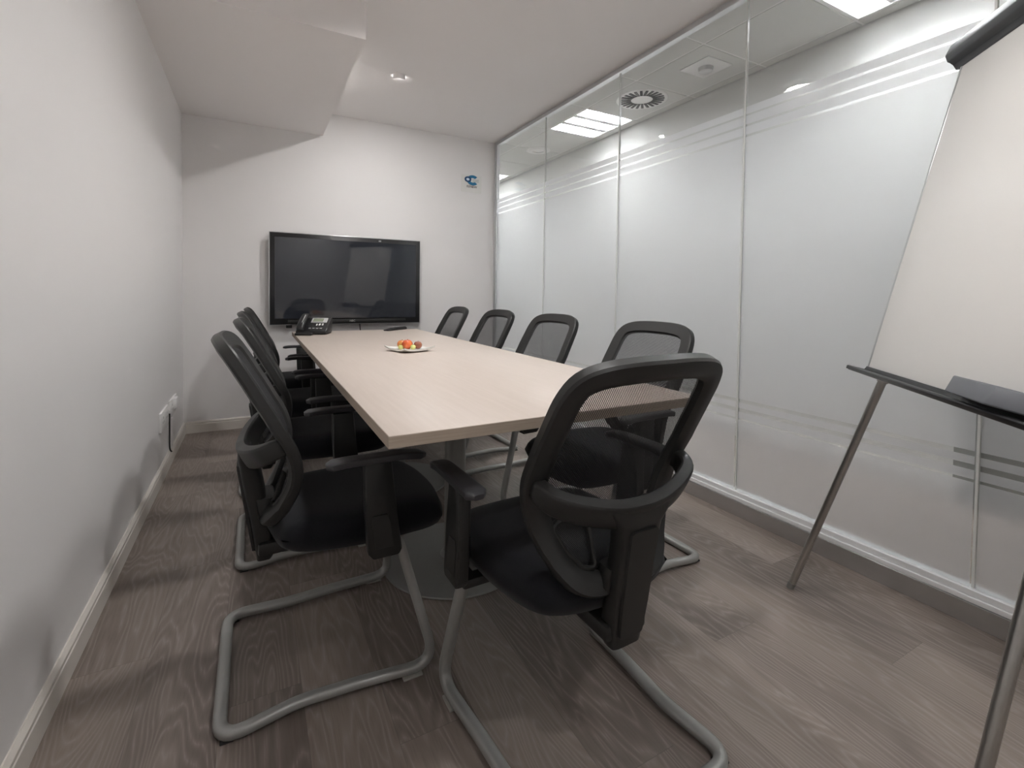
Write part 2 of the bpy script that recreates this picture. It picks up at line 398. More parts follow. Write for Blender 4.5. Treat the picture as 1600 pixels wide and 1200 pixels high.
struct('trim_7', bm, WHITEALU, 'white aluminium bottom track of the glass wall', 'track')
bm = new(); box(bm, W - .034, W + .034, YF, 0, 0, .0695, .002)
box(bm, W - .0345, W - .033, -3.1605, -3.1585, 0, .069)
struct('baseboard_right', bm, PLINTH, 'grey metal plinth under the glass wall', 'plinth')
bm = new(); box(bm, W - .02, W + .02, YF, 0, H - .028, H + .18, .002)
struct('trim_8', bm, ALU, 'grey aluminium head track of the glass wall', 'track')
bm = new(); box(bm, W - .022, W + .022, -.016, 0, .1, H - .028, .002); box(bm, W - .016, W + .016, -.034, -.0185, .1, H - .028, .002)
struct('trim_9', bm, ALU, 'upright aluminium wall channel where glass meets end wall', 'channel')
bm = new(); box(bm, W - .014, W + .014, -.0185, -.016, .1, H - .028)
struct('trim_10', bm, GASKET)
# corridor beyond the glass
bm = new(); box(bm, CX, CX + .16, YF, CY1, 0, CH + .12)
struct('wall_corridor', bm, CWALL, 'white corridor wall seen through the glass', 'wall')
bm = new(); box(bm, W + .03, CX, CY1, CY1 + .12, 0, CH + .12); struct('wall_corridor_end', bm, CWALL)
bm = new(); box(bm, W - .03, W + .03, 0.12, CY1, 0, CH + .12); struct('wall_corridor_side', bm, CWALL)
bm = new(); box(bm, W + .02, W + .03, YF, 0.12, H + .02, CH + .1); box(bm, W - .03, W + .03, 0, .12, H + .02, CH + .1); struct('trim_11', bm, CWALL)
bm = new(); box(bm, CX - .016, CX, -3.02, CY1, 0, .10, .004); struct('baseboard_corridor', bm, WPL)
bm = new(); box(bm, CX - .05, CX, -3.12, -3.02, 0, 2.1, .003); box(bm, CX - .05, CX, -4.2, -4.1, 0, 2.1, .003); box(bm, CX - .05, CX, -4.2, -3.02, 2.03, 2.1, .003)
dr = bm; d1 = struct('door_1', dr, GREYD, 'grey corridor door frame seen dimly through film', 'door')
bm = new(); box(bm, CX - .03, CX - .001, -4.1, -3.12, .005, 2.03, .002); obj('door_leaf', bm, GREYD, d1)
bm = new(); cyl(bm, (CX - .03, -3.2, 1.0), (CX - .085, -3.2, 1.0), .009); cyl(bm, (CX - .08, -3.2, 1.0), (CX - .08, -3.33, 1.0), .009); obj('handle', bm, ALU, d1)
# corridor ceiling: tile grid
tx = [W + .03, 2.93, 3.47, CX]; 
bm = new(); box(bm, W + .02, CX, YF, CY1, CH + .087, CH + .12)
yy = -.13
ys = []
y = -.13 - .60 * 9
while y < CY1: ys.append(y); y += .60
HOLES = {(1, -.73), (1, -3.13), (1, 1.67)}
for i in range(3):
    for a in ys:
        b_ = min(a + .60, CY1); a2 = max(a, YF)
        if b_ <= YF: continue
        if any(i == h[0] and abs(a - h[1]) < .02 for h in HOLES): continue
        box(bm, tx[i] + .006, tx[i + 1] - .006, a2 + .006, b_ - .006, CH, CH + .012, .003, 1)
struct('ceiling_corridor', bm, CTILE, 'white tiled corridor ceiling seen above the film', 'ceiling')
bm = new()
for x in tx[1:3]: box(bm, x - .010, x + .010, YF, CY1, CH + .003, CH + .03)
for a in ys:
    if a > YF: box(bm, tx[0], CX, a - .010, a + .010, CH + .0035, CH + .03)
struct('trim_12', bm, WPL)
for k, (hx, hy) in enumerate(sorted(HOLES)):
    t = thing('ceiling_light', ['louvred tube light in the corridor tiles at the right edge of the picture', 'lit louvred tube light in the corridor tiles, seen whole through the glass', 'far louvred corridor light glimpsed by the end wall channel'][k], 'ceiling light', ((2.93 + 3.47) / 2, hy + .30, CH), 0, 'louvred corridor lights')
    bm = new(); box(bm, -.262, .262, -.292, .292, .075, .085); 
    for s in (-1, 1):
        box(bm, s * .262 - .008, s * .262 + .008, -.292, .292, 0, .085); box(bm, -.262, .262, s * .288 - .008, s * .288 + .008, 0, .085)
    obj('housing', bm, WPL, t, False)
    for q in (-.19, 0, .19):
        bm = new(); cyl(bm, (-.245, q, .045), (.245, q, .045), .016, n=16); obj('tube', bm, TUBEL, t)
    bm = new()
    for q in (-.095, .095): box(bm, -.25, .25, q - .028, q + .028, .004, .012)
    for j in range(16):
        x = -.235 + j * .0313
        for q in (-.19, 0, .19): box(bm, x - .001, x + .001, q - .066, q + .066, .004, .034)
    obj('louvre', bm, LOUV, t, False)
# swirl vent
def arc_slots(r0, r1, n, z0, z1):
    bm = new()
    for i in range(n):
        t = 2 * PI * i / n; M = Matrix.Rotation(t, 4, 'Z')
        box(bm, r0, r1, -.010, .010, z0, z1, M=M)
    return bm
t = thing('ceiling_vent', 'round swirl air vent with radial slots in corridor ceiling', 'vent', (3.2, -1.10, CH))
bm = new(); lathe(bm, [(0, .0), (0, -.004), (.20, -.004), (.205, 0), (.2, .0)]); obj('plate', bm, WPL, t)
obj('slots', arc_slots(.085, .175, 24, -.0075, -.0038), GASKET, t, False)
t = thing('ceiling_vent', 'pale round air vent near the far end of the corridor', 'vent', (3.2, .50, CH))
bm = new(); lathe(bm, [(0, .0), (0, -.004), (.13, -.004), (.135, 0)]); lathe(bm, [(.06, -.004), (.062, -.012), (.08, -.014), (.1, -.006), (.1, -.004)]); obj('plate', bm, WPL, t)
t = thing('smoke_detector', 'small smoke detector on a square corridor ceiling plate', 'detector', (3.19, -1.73, CH))
bm = new(); box(bm, -.12, .12, -.12, .12, -.006, 0, .002); obj('plate', bm, WPL, t)
bm = new(); lathe(bm, [(0, -.04), (.03, -.04), (.045, -.03), (.05, -.006), (0, -.006)]); obj('sensor_head', bm, SILV, t)
# room lights
for k, (x, y) in enumerate(LIGHTS):
    t = thing('ceiling_light', ['round opal ceiling light above the table, reflected in the glass wall', 'round opal ceiling light above the near end of the table', 'round opal ceiling light behind the camera'][k], 'ceiling light', (x, y, H), 0, 'round room lights')
    bm = new(); lathe(bm, [(.095, 0), (.101, 0), (.0995, -.036), (.098, -.038), (.0965, -.036), (.095, 0)]); obj('trim_ring', bm, WPL, t)
    bm = new(); lathe(bm, [(0, -.003), (.094, -.003), (.094, -.001), (0, -.001)]); obj('diffuser', bm, LENS if k == 0 else LENSN, t)
t = thing('ceiling_light', 'small ceiling light near the screen wall, with an added hood hiding its lens', 'ceiling light', (SPOT[0], SPOT[1], H))
bm = new(); lathe(bm, [(0, -.0007), (.035, -.0007), (.035, -.0002), (0, -.0002)]); obj('lens', bm, LENS2, t)
bm = new(); a0 = math.atan2(-3.12, -.83); ra = []  # hood added on the camera side to block the view of the bright lens
for i in range(25):
    a = a0 + D_(-78 + 156 * i / 24); c_, s_ = math.cos(a), math.sin(a); e = 1 - .25 * (abs(i - 12) / 12) ** 4
    ra.append([bm.verts.new((r * c_, r * s_, z)) for r, z in ((.040, 0), (.040, -.033 * e), (.039, -.034 * e), (.038, -.033 * e), (.038, 0))])
for A, B in zip(ra, ra[1:]):
    for k in range(4): bm.faces.new((A[k], B[k], B[k + 1], A[k + 1]))
bm.faces.new(ra[0]); bm.faces.new(ra[-1][::-1])
obj('added_hood', bm, CEIL, t)

# ------------------------------------------------------------------ screen
TX0, TX1, TZ0, TZ1 = .543, 1.688, .765, 1.4555; tw = TX1 - TX0; th = TZ1 - TZ0; tcx = (TX0 + TX1) / 2
t = thing('wall_screen', 'large black flat screen mounted on the end wall', 'screen', (tcx, 0, TZ0))
bm = new(); box(bm, -tw / 2 + .03, tw / 2 - .03, -.052, -.03, .03, th - .03, .008); box(bm, -.3, .3, -.0305, 0, .15, .55, .003); obj('back_housing', bm, BLK, t)
bm = new()
o_, i_ = (tw / 2, th), (tw / 2 - .004, th - .004)
box(bm, -tw / 2 - .004, tw / 2 + .004, -.0722, -.05, -.003, th + .0055, .002); obj('silver_edge', bm, SILV, t)
bm = new(); box(bm, -tw / 2, tw / 2, -.073, -.0683, 0, th, .0015)
obj('bezel', bm, BLK2, t)
bm = new(); box(bm, -tw / 2 + .034, tw / 2 - .034, -.0750, -.0732, .046, th - .034); obj('display', bm, SCREEN, t, False)
bm = new(); box(bm, -.45, .45, -.079, -.0735, .010, .034, .002); obj('speaker_bar', bm, BLK, t)
text_mesh('brand_lettering', 'NEC', .022, SILV, t, Matrix.Translation((.02, -.0796, .022)) @ Matrix.Rotation(PI / 2, 4, 'X'))
bm = new(); box(bm, .225, .245, -.0745, -.073, th - .026, th - .014, .001); obj('sensor', bm, GPL, t)
bm = new(); box(bm, -.46, -.42, -.06, -.02, -.028, 0, .003); obj('mount_foot', bm, BLK, t)
bm = new(); sweep(bm, spline([(.08, -.05, .02), (.085, -.045, -.04), (.10, -.03, -.14), (.09, -.02, -.28), (.06, -.02, -.5)]), ell(.004, .004, 8)); obj('cable', bm, BLK, t)
# logo sticker on the end wall
t = thing('wall_sticker', 'small square sticker with a blue ring emblem high on end wall', 'sticker', (2.19, 0, 2.015))
def Z(px, pz): return ((px - 578) * .0004, -(pz - 600) * .00031)
bm = new(); box(bm, -.1, .1, -.0015, 0, -.078, .078); obj('backing', bm, STK, t, False)
def arc(cx, cz, ro, ri, a0, a1, yy0, n=26):
    bm = new(); F = []; 
    for i in range(n + 1):
        a = math.radians(a0 + (a1 - a0) * i / n)
        F.append([bm.verts.new((Z(cx + r * math.cos(a), cz - r * math.sin(a))[0], y_, Z(cx + r * math.cos(a), cz - r * math.sin(a))[1])) for r in (ri, ro) for y_ in (yy0, -.0015)])
    for A, B in zip(F, F[1:]):
        bm.faces.new((A[0], A[2], B[2], B[0])); bm.faces.new((A[2], A[3], B[3], B[2])); bm.faces.new((A[1], A[0], B[0], B[1]))
    return bm
obj('emblem_arc', arc(610, 490, 148, 66, 42, 318, -.0025), BLU, t, False)
obj('emblem_ring', arc(490, 475, 84, 40, 0, 360, -.0032), NAVY, t, False)
obj('emblem_dot', arc(490, 475, 37, .5, 0, 360, -.0030), PALE, t, False)
bm = new()
for k, q in enumerate((455, 480, 505, 530)):
    x0, z0 = Z(600, q); x1, z1 = Z(760, q + 6); box(bm, x0, x1, -.0028, -.0015, z0 - .003, z0)
obj('emblem_bars', bm, LGRY, t, False)
text_mesh('sticker_lettering', 'RENEW', .030, INK, t, Matrix.Translation((.004, -.002, -.026)) @ Matrix.Rotation(PI / 2, 4, 'X'))
# sockets on the left wall
def socket(y0, y1, label):
    t = thing('wall_socket', label, 'socket', (0, (y0 + y1) / 2, .315), 0, 'white double sockets low on the left wall')
    h = (y1 - y0) / 2
    bm = new(); box(bm, 0, .012, -h, h, -.052, .052, .004); obj('face_plate', bm, WPL, t)
    for s in (-.5, .5):
        bm = new()
        for dy, dz in ((0, .018), (-.016, -.006), (.016, -.006)): box(bm, .0118, .0124, s * h + dy - .004, s * h + dy + .004, dz - .006, dz + .006)
        obj('pin_holes', bm, GPL, t, False)
    for s in (-.5, .5):
        bm = new(); box(bm, .0115, .016, s * h + .03, s * h + .045, .02, .042, .001); obj('rocker_switch', bm, WPL, t)
    return t
socket(-.99, -.745, 'white double wall socket nearer the camera, left of the thin cable')
t2 = socket(-.665, -.42, 'white double wall socket nearer the room corner, right of the cable')
bm = new(); box(bm, 0, .030, -.58, -.50, .30, .365, .006); tag(obj('plug', bm, WPL), 'white plug in the wall socket nearest the corner', 'plug')
bm = new(); box(bm, 0, .014, -.645, -.615, .082, .262, .003); tag(obj('cable_conduit', bm, WPL), 'white cable conduit running from sockets down to skirting', 'conduit')
bm = new(); sweep(bm, spline([(.008, -.690, .30), (.008, -.692, .2), (.008, -.690, .10), (.018, -.688, .075)]), ell(.004, .004, 8)); tag(obj('power_cable', bm, BLK), 'thin black cable hanging down the left wall below the sockets', 'cable')

# ------------------------------------------------------------------ table
T = (.660, 1.4957, -3.1684, -.6138); tz = .7513; tb = .7267
cxT = (T[0] + T[1]) / 2; cyT = (T[2] + T[3]) / 2
t = thing('conference_table', 'long rectangular meeting table with pale maple top and grey pedestals', 'table', (cxT, cyT, 0))
bm = new(); box(bm, T[0] - cxT + .0006, T[1] - cxT - .0006, T[2] - cyT + .0006, T[3] - cyT - .0006, tb, tz, .0012, 2); top = obj('tabletop', bm, TTOP, t)
bm = new(); hx, hy = (T[1] - T[0]) / 2, (T[3] - T[2]) / 2
for a in ((-hx, hx, -hy, -hy + .002), (-hx, hx, hy - .002, hy), (-hx, -hx + .002, -hy + .002, hy - .002), (hx - .002, hx, -hy + .002, hy - .002)):
    box(bm, a[0], a[1], a[2], a[3], tb + .0005, tz - .0015)
obj('edge_band', bm, TEDGE, top, False)
for py in (-2.345, -1.51):
    bx = 1.122 - cxT; by = py - cyT
    bm = new(); lathe(bm, [(0, .0), (.268, 0), (.27, .003), (.268, .007), (.1, .011), (.055, .016), (.042, .03), (0, .03)], (bx, by, 0), 64); obj('base_plate', bm, PED, t)
    bm = new(); cyl(bm, (bx, by, .012), (bx, by, .70), .040, n=40); obj('column', bm, PED, t)
    bm = new(); cyl(bm, (bx, by, .70), (bx, by, .7265), .15, n=40); obj('top_plate', bm, PED, t)

# ------------------------------------------------------------------ chairs
PZ = [.40, .44, .48, .55, .62, .70, .80, .885, .97]; PY = [-.140, -.125, -.103, -.085, -.095, -.135, -.188, -.234, -.280]
def prof_y(z):
    # smooth interpolation
    for i in range(len(PZ) - 1):
        if z <= PZ[i + 1] or i == len(PZ) - 2:
            g = lambda k: PY[max(0, min(len(PY) - 1, k))]
            tt = (z - PZ[i]) / (PZ[i + 1] - PZ[i]); tt = max(-.2, min(1.2, tt))
            p0, p1, p2, p3 = g(i - 1), g(i), g(i + 1), g(i + 2)
            return .5 * ((2 * p1) + (p2 - p0) * tt + (2 * p0 - 5 * p1 + 4 * p2 - p3) * tt ** 2 + (3 * p1 - p0 - 3 * p2 + p3) * tt ** 3)
def wrap(x): return .020 * (x / .2) ** 2 - .012
def back_pt(x, z): return Vector((x, prof_y(z) + wrap(x), z))
def back_n(x, z):
    e = .002; dz = back_pt(x, z + e) - back_pt(x, z - e); dx = back_pt(x + e, z) - back_pt(x - e, z)
    n = dz.cross(dx).normalized()
    return n if n.y < 0 else -n      # points backwards
HALF = [(0, .884), (.07, .883), (.13, .877), (.168, .862), (.184, .832), (.189, .79), (.194, .70), (.190, .64), (.172, .57), (.140, .495), (.112, .452), (.078, .434), (.04, .430)]
LOOP2 = HALF + [(0, .429)] + [(-x, z) for x, z in HALF[:0:-1]]
loop2 = [(p.x, p.y) for p in spline([(x, z, 0) for x, z in LOOP2], 4, True)]
inner_hw = lambda z: max([abs(x) for x, zz in loop2 if abs(zz - z) < .012] or [0])

def make_chair():
    t = thing('meeting_chair', 'x', 'chair')
    # sled frame: one continuous tube
    def side(s):
        return [(s * .206, .115, .364), (s * .209, .165, .364), (s * .236, .262, .014), (s * .222, .06, .022), (s * .212, -.08, .021), (s * .236, -.245, .014)]
    L = side(-1); R = side(1)[::-1]
    P = L + R
    rad = [0, .02, .055, .3, .3, .05, .05, .3, .3, .055, .02, 0]
    path = fillet(P, rad, 7)
    bm = new(); sweep(bm, path, ell(.0125, .0155, 14, 2.6), up=Vector((1, 0, 0)))
    fr = obj('sled_frame', bm, TUBE, t)
    for s in (-1, 1):
        bm = new(); box(bm, s * .236 - .014, s * .236 + .014, .17, .222, 0, .006, .002); obj('foot_pad', bm, TUBED, fr)
        bm = new(); box(bm, s * .222 - .013, s * .222 + .013, -.243, -.215, 0, .005, .002); obj('rear_glide', bm, RUB, fr)
    # seat cushion
    bm = new(); NU, NV = 28, 28; hw, y0, y1 = .235, -.150, .332
    def sp(u, v, top):
        # u,v in -1..1, squircle mapping
        x = u * math.sqrt(1 - .30 * v * v) * hw; yn = v * math.sqrt(1 - .30 * u * u)
        y = (y0 + y1) / 2 + yn * (y1 - y0) / 2
        x *= 1.0 - .12 * (1 - (yn + 1) / 2) 
        e = max(0, 1 - (abs(u) ** 5 + abs(v) ** 5)) if abs(u) < 1 and abs(v) < 1 else 0
        edge = (1 - abs(u) ** 7) * (1 - abs(v) ** 7); edge = max(0, edge) ** .45
        base = .405 - .022 * max(0, yn - .45) ** 1.5 * 2
        if top: z = base + edge * (.048 + .006 * u * u - .004 * (1 - v * v))
        else: z = base - edge * (.050 + .012 * (1 - u * u) * (1 - v * v))
        return (x, y, z)
    TOPV = [[bm.verts.new(sp(-1 + 2 * i / NU, -1 + 2 * j / NV, True)) for j in range(NV + 1)] for i in range(NU + 1)]
    BOT = [[(TOPV[i][j] if i in (0, NU) or j in (0, NV) else bm.verts.new(sp(-1 + 2 * i / NU, -1 + 2 * j / NV, False))) for j in range(NV + 1)] for i in range(NU + 1)]
    for i in range(NU):
        for j in range(NV):
            bm.faces.new((TOPV[i][j], TOPV[i + 1][j], TOPV[i + 1][j + 1], TOPV[i][j + 1]))
            bm.faces.new((BOT[i][j], BOT[i][j + 1], BOT[i + 1][j + 1], BOT[i + 1][j]))
    obj('seat', bm, FAB, t, angle=80)
    bm = new(); box(bm, -.13, .13, -.05, .20, .346, .360, .006); box(bm, -.055, .055, -.165, .05, .318, .352, .008); obj('seat_pan', bm, BLK, t)
    # armrests
    for s in (-1, 1):
        bm = new()
        path = spline([(s * .272, .215, .604), (s * .274, .16, .612), (s * .275, .08, .613), (s * .275, .02, .613), (s * .273, -.025, .609)], 5)
        n = len(path); scl = []
        for i in range(n):
            q = i / (n - 1); e = min(q, 1 - q); f = min(1, (e / .10)) ** .5 if e < .10 else 1
            scl.append((max(.45, f) * (.86 + .14 * q), max(.6, f)))
        sweep(bm, path, ell(.025, .0095, 18, 4.5), scales=scl)
        obj('arm_pad', bm, ARM, t)
        bm = new()
        prism(bm, [(.062, .604), (.130, .604), (.142, .48), (.158, .372), (.150, .358), (.085, .358), (.072, .375), (.066, .48)], 0, s * .248, s * .276, .006)
        box(bm, min(s * .12, s * .255), max(s * .12, s * .255), .085, .15, .350, .372, .006)
        br = obj('arm_bracket', bm, BLK, t)
        bm = new(); prism(bm, [(.084, .47), (.118, .47), (.126, .45), (.136, .385), (.090, .385), (.080, .45)], 0, s * .2755, s * .2775, .0008, 1); obj('bracket_cover', bm, BLK, br)
    # back frame ring
    ring = [back_pt(x, z) for x, z in loop2]; nr = [back_n(x, z) for x, z in loop2]
    prof = [(-.025, .009), (-.021, .015), (.0, .0165), (.015, .014), (.026, .007), (.0275, -.006), (.022, -.0125), (-.021, -.0125), (-.025, -.008)]
    scl = [((1.02 if z > .5 else .95), 1.0) for x, z in loop2]
    bm = new(); sweep(bm, ring, prof, True, normals=nr, scales=scl)
    bf = obj('back_frame', bm, BLK, t, angle=34)
    # bead on the front of the frame (the pale edge line)
    loop3 = []
    for x, z in loop2:
        cx_, cz_ = 0, .66; loop3.append((x * .915, cz_ + (z - cz_) * .925))
    bm = new(); sweep(bm, [back_pt(x, z) - back_n(x, z) * .008 for x, z in loop3], ell(.004, .004, 8), True, normals=[back_n(x, z) for x, z in loop3]); obj('net_rim', bm, BLK, bf)
    # net
    bm = new(); rows = 34; cols = 18; G = []
    for i in range(rows + 1):
        z = .445 + (.868 - .445) * i / rows; h = None
        xs = []
        for (xa, za), (xb, zb) in zip(loop2, loop2[1:]):
            if (za - z) * (zb - z) <= 0 and abs(za - zb) > 1e-9: xs.append(abs(xa + (xb - xa) * (z - za) / (zb - za)))
        h = max(xs) - .006 if xs else .05
        G.append([bm.verts.new(back_pt(-h + 2 * h * j / cols, z) - back_n(-h + 2 * h * j / cols, z) * .006) for j in range(cols + 1)])
    for i in range(rows):
        for j in range(cols): bm.faces.new((G[i][j], G[i][j + 1], G[i + 1][j + 1], G[i + 1][j]))
    obj('net_back', bm, NET, t)
    # yoke hoop
    hp = [(-.190, -.105, .645), (-.191, -.128, .640), (-.172, -.156, .625), (-.112, -.179, .606), (-.04, -.190, .592)]
    hoop = spline(hp + [(-x, y, z) for x, y, z in hp[::-1]], 6)
    nh = len(hoop); sc2 = [(1, .75 + .45 * (1 - abs(2 * i / (nh - 1) - 1))) for i in range(nh)]
    bm = new(); sweep(bm, hoop, ell(.0150, .027, 16, 5), scales=sc2); obj('lumbar_hoop', bm, BLK, t)
    # lower windows rim
    for s in (-1, 1):
        pts = [(.055, .545), (.12, .560), (.142, .545), (.118, .500), (.088, .463), (.055, .455)]
        q = [(s * x, z) for x, z in pts]; sp_ = fillet([(x, z, 0) for x, z in q], .018, 4, True)
        bm = new(); sweep(bm, [back_pt(p.x, p.y) + back_n(p.x, p.y) * .004 for p in sp_], ell(.006, .008, 8), True, normals=[back_n(p.x, p.y) for p in sp_]); obj('window_rim', bm, BLK, bf)
    # spine
    bm = new()
    def loft(sections):
        R_ = []
        for (yc, z, wx, dy) in sections:
            R_.append([bm.verts.new((a, yc + b, z)) for a, b in ell(wx / 2, dy / 2, 20, 5)])
        for A, B in zip(R_, R_[1:]):
            for k in range(20): bm.faces.new((A[k], A[(k + 1) % 20], B[(k + 1) % 20], B[k]))
        bm.faces.new(R_[0][::-1]); bm.faces.new(R_[-1])
    loft([(-.196, .606, .17, .030), (-.192, .585, .135, .040), (-.186, .565, .110, .046), (-.180, .53, .098, .050), (-.168, .46, .094, .050), (-.155, .38, .090, .048), (-.147, .312, .084, .044), (-.150, .300, .076, .036)])
    # link from spine to the foot of the frame
    loft2 = [(-.150, .470, .10, .05), (-.140, .43, .12, .05), (-.140, .415, .10, .05)]
    sp_o = obj('spine', bm, BLK, t, angle=50)
    bm = new()
    loft(loft2); obj('spine_link', bm, BLK, sp_o, angle=50)
    bm = new(); PLT = [(-.036, .560), (.036, .560), (.034, .40), (.030, .325), (-.030, .325), (-.034, .40)]
    A = []
    for x, z in [(p.x, p.y) for p in fillet([(x, z, 0) for x, z in PLT], .010, 4, True)]:
        yc = -.147 - (.186 - .147) * (z - .312) / (.565 - .312) - .0245
        A.append((x, yc, z))
    F1 = [bm.verts.new((x, y - .004, z)) for x, y, z in A]; F0 = [bm.verts.new((x * 1.04, y + .003, z)) for x, y, z in A]
    bm.faces.new(F1); n = len(A)
    for i in range(n): bm.faces.new((F1[i], F1[(i + 1) % n], F0[(i + 1) % n], F0[i]))
    obj('spine_cover', bm, BLK, sp_o, angle=30)
    return t
def dup(root, loc, rz, label):
    r = root.copy(); C.objects.link(r); r.location = loc; r.rotation_euler = (0, 0, rz); r['label'] = label
    for ch in list(root.children):
        c = ch.copy(); C.objects.link(c); c.parent = r
        for g in ch.children:
            d = g.copy(); C.objects.link(d); d.parent = c
    return r
chair = make_chair(); chair['group'] = 'black mesh meeting chairs around the table'
D = math.radians
PLACES = [
    ((1.11, -3.155, 0), D(1.5), 'black mesh chair at the near end of the table, back to camera'),
    ((.612, -2.60, 0), D(-90), 'black mesh chair nearest the camera on the left-wall side'),
    ((.635, -1.865, 0), D(-90), 'black mesh chair second from camera on the left-wall side'),
    ((.63, -1.16, 0), D(-90), 'black mesh chair third from camera on the left-wall side'),
    ((.65, -.50, 0), D(-90), 'black mesh chair on the left-wall side, closest to the screen'),
    ((1.70, -2.58, 0), D(92), 'black mesh chair nearest the camera on the glass-wall side'),
    ((1.70, -1.83, 0), D(94), 'black mesh chair second from camera on the glass-wall side'),
    ((1.70, -1.13, 0), D(92), 'black mesh chair third from camera on the glass-wall side'),
    ((1.68, -.42, 0), D(90), 'black mesh chair on the glass-wall side, closest to the screen'),
]
for i, (loc, rz, lab) in enumerate(PLACES):
    if i == 0: chair.location = loc; chair.rotation_euler = (0, 0, rz); chair['label'] = lab
    else: dup(chair, loc, rz, lab)

# ------------------------------------------------------------------ flipchart easel
B0 = Vector((2.1403, -3.2641, .802)); U = Vector((-.680375, -.73286414, 0)).normalized(); V = Vector((.16845, -.156388, .973225)).normalized(); NN = U.cross(V).normalized()
root = Vector((1.95, -3.45, 0))
t = thing('flipchart_easel', 'tall white flipchart board on chrome legs by the glass wall', 'flipchart', root)
EM = Matrix((U, V, NN)).transposed().to_4x4(); EM.translation = B0 - root     # board coords (u, v, n)
def eo(name, bm, mt, parent=t, smooth=True, angle=35):
    for v in bm.verts: v.co = EM @ v.co
    return obj(name, bm, mt, parent, smooth, angle=angle)
BWd, BHt = .74, .955
bm = new(); box(bm, .006, BWd - .006, .004, BHt, -.010, -.001, .001); eo('board', bm, BOARD)
for a in ((.0, .008, .0, BHt), (BWd - .008, BWd, .0, BHt)):
    bm = new(); box(bm, a[0], a[1], a[2], a[3], -.014, .001, .002); eo('board_edge', bm, ALU)
# clamp bar along the top with a hooked end profile
bm = new()
prism(bm, [(.935, .002), (.952, .010), (.955, .030), (.972, .040), (1.005, .034), (1.018, .012), (1.016, -.018), (.975, -.022), (.940, -.014)], 0, -.020, BWd + .020, .003)
eo('clamp_bar', bm, CLAMP)
bm = new(); box(bm, -.004, .05, .915, .945, -.016, -.002, .002); box(bm, BWd - .05, BWd + .004, .915, .945, -.016, -.002, .002); eo('clamp_hook', bm, BLK)
# tray
bm = new()
prism(bm, [(-.016, .052), (-.010, .056), (-.006, .052), (-.008, .004), (.004, .002), (.004, -.014), (-.020, -.014), (-.020, .048)], 0, -.002, BWd + .002, .0015)
eo('pen_tray', bm, BLK2)
bm = new(); box(bm, -.014, -.004, -.018, -.012, -.004, .05, .001); box(bm, BWd + .004, BWd + .014, -.018, -.012, -.004, .05, .001); eo('tray_end', bm, BLK)
# legs: in a plane just behind the board, splayed
for s in (0, 1):
    k0, k1, kt = ((.060, .22, .16), (.700, -.10, -.12))[s]
    uf = lambda v: k0 + (k1 if v < -.03 else kt) * (v + .03)
    top_v = .90; bot_v = -.822
    P_ = lambda v: EM @ Vector((uf(v), v, -.024))
    a = P_(top_v); b_ = P_(-.03); c_ = P_(bot_v)
    # stop on the floor
    zf = c_.z + root.z; k = (b_.z) / (b_.z - c_.z); c_ = b_ + (c_ - b_) * k
    bm = new(); cyl(bm, c_ + (b_ - c_) * .012, b_, .0115, n=20); cyl(bm, b_, a, .0145, n=20)
    lg = obj('leg', bm, CHROME, t)
    bm = new(); cyl(bm, c_ + Vector((0, 0, .0)), c_ + (b_ - c_) * .028, .0125, n=20); obj('leg_tip', bm, PED, lg)
hinge = EM @ Vector((BWd / 2, .86, -.04)); rf = Vector((2.27, -3.86, .0)) - root
bm = new(); cyl(bm, rf, hinge, .0125, n=20); lg = obj('leg', bm, CHROME, t)
bm = new(); box(bm, .16, BWd - .16, .84, .88, -.05, -.012, .004); eo('leg_bracket', bm, BLK)
# eraser / holder on the tray: faceted block
bm = new()
pl = [(.448, .008), (.470, .045), (.640, .074), (.732, .022), (.738, .008)]
lo = [bm.verts.new((u, .004, n_)) for u, n_ in pl]; hi = [bm.verts.new((u * 1.0 + (.006 if i == 0 else 0) - (.006 if i == 4 else 0), .040 if i in (0, 4) else .044, n_ * .82)) for i, (u, n_) in enumerate(pl)]
fs = [bm.faces.new(lo[::-1]), bm.faces.new(hi)] + [bm.faces.new((lo[i], lo[(i + 1) % 5], hi[(i + 1) % 5], hi[i])) for i in range(5)]
bmesh.ops.bevel(bm, geom=list({e for f in fs for e in f.edges}), offset=.004, segments=3, affect='EDGES', profile=.5)
for v in bm.verts: v.co = EM @ v.co + root
er = obj('board_eraser', bm, ERAS); tag(er, 'slate-grey faceted board eraser resting on the flipchart tray', 'eraser')

# ------------------------------------------------------------------ things on the table
# plate
pc = Vector((1.070, -1.900, tz))
t = thing('fruit_plate', 'square white plate with upturned corners on the meeting table', 'plate', pc, D(18))
bm = new(); n = 20; G = []; G2 = []
for i in range(n + 1):
    r1 = []; r2 = []
    for j in range(n + 1):
        x = -1 + 2 * i / n; y = -1 + 2 * j / n
        X_ = x * .078 * (1 + .06 * abs(y) ** 2); Y_ = y * .078 * (1 + .06 * abs(x) ** 2)
        rr = (abs(x) ** 2.4 + abs(y) ** 2.4) / 2; zz = .003 + .022 * max(0, rr - .12) ** 1.3
        r1.append(bm.verts.new((X_, Y_, zz + .004))); r2.append(bm.verts.new((X_ * .985, Y_ * .985, max(0, zz - .003))))
    G.append(r1); G2.append(r2)
for i in range(n):
    for j in range(n):
        bm.faces.new((G[i][j], G[i + 1][j], G[i + 1][j + 1], G[i][j + 1])); bm.faces.new((G2[i][j], G2[i][j + 1], G2[i + 1][j + 1], G2[i + 1][j]))
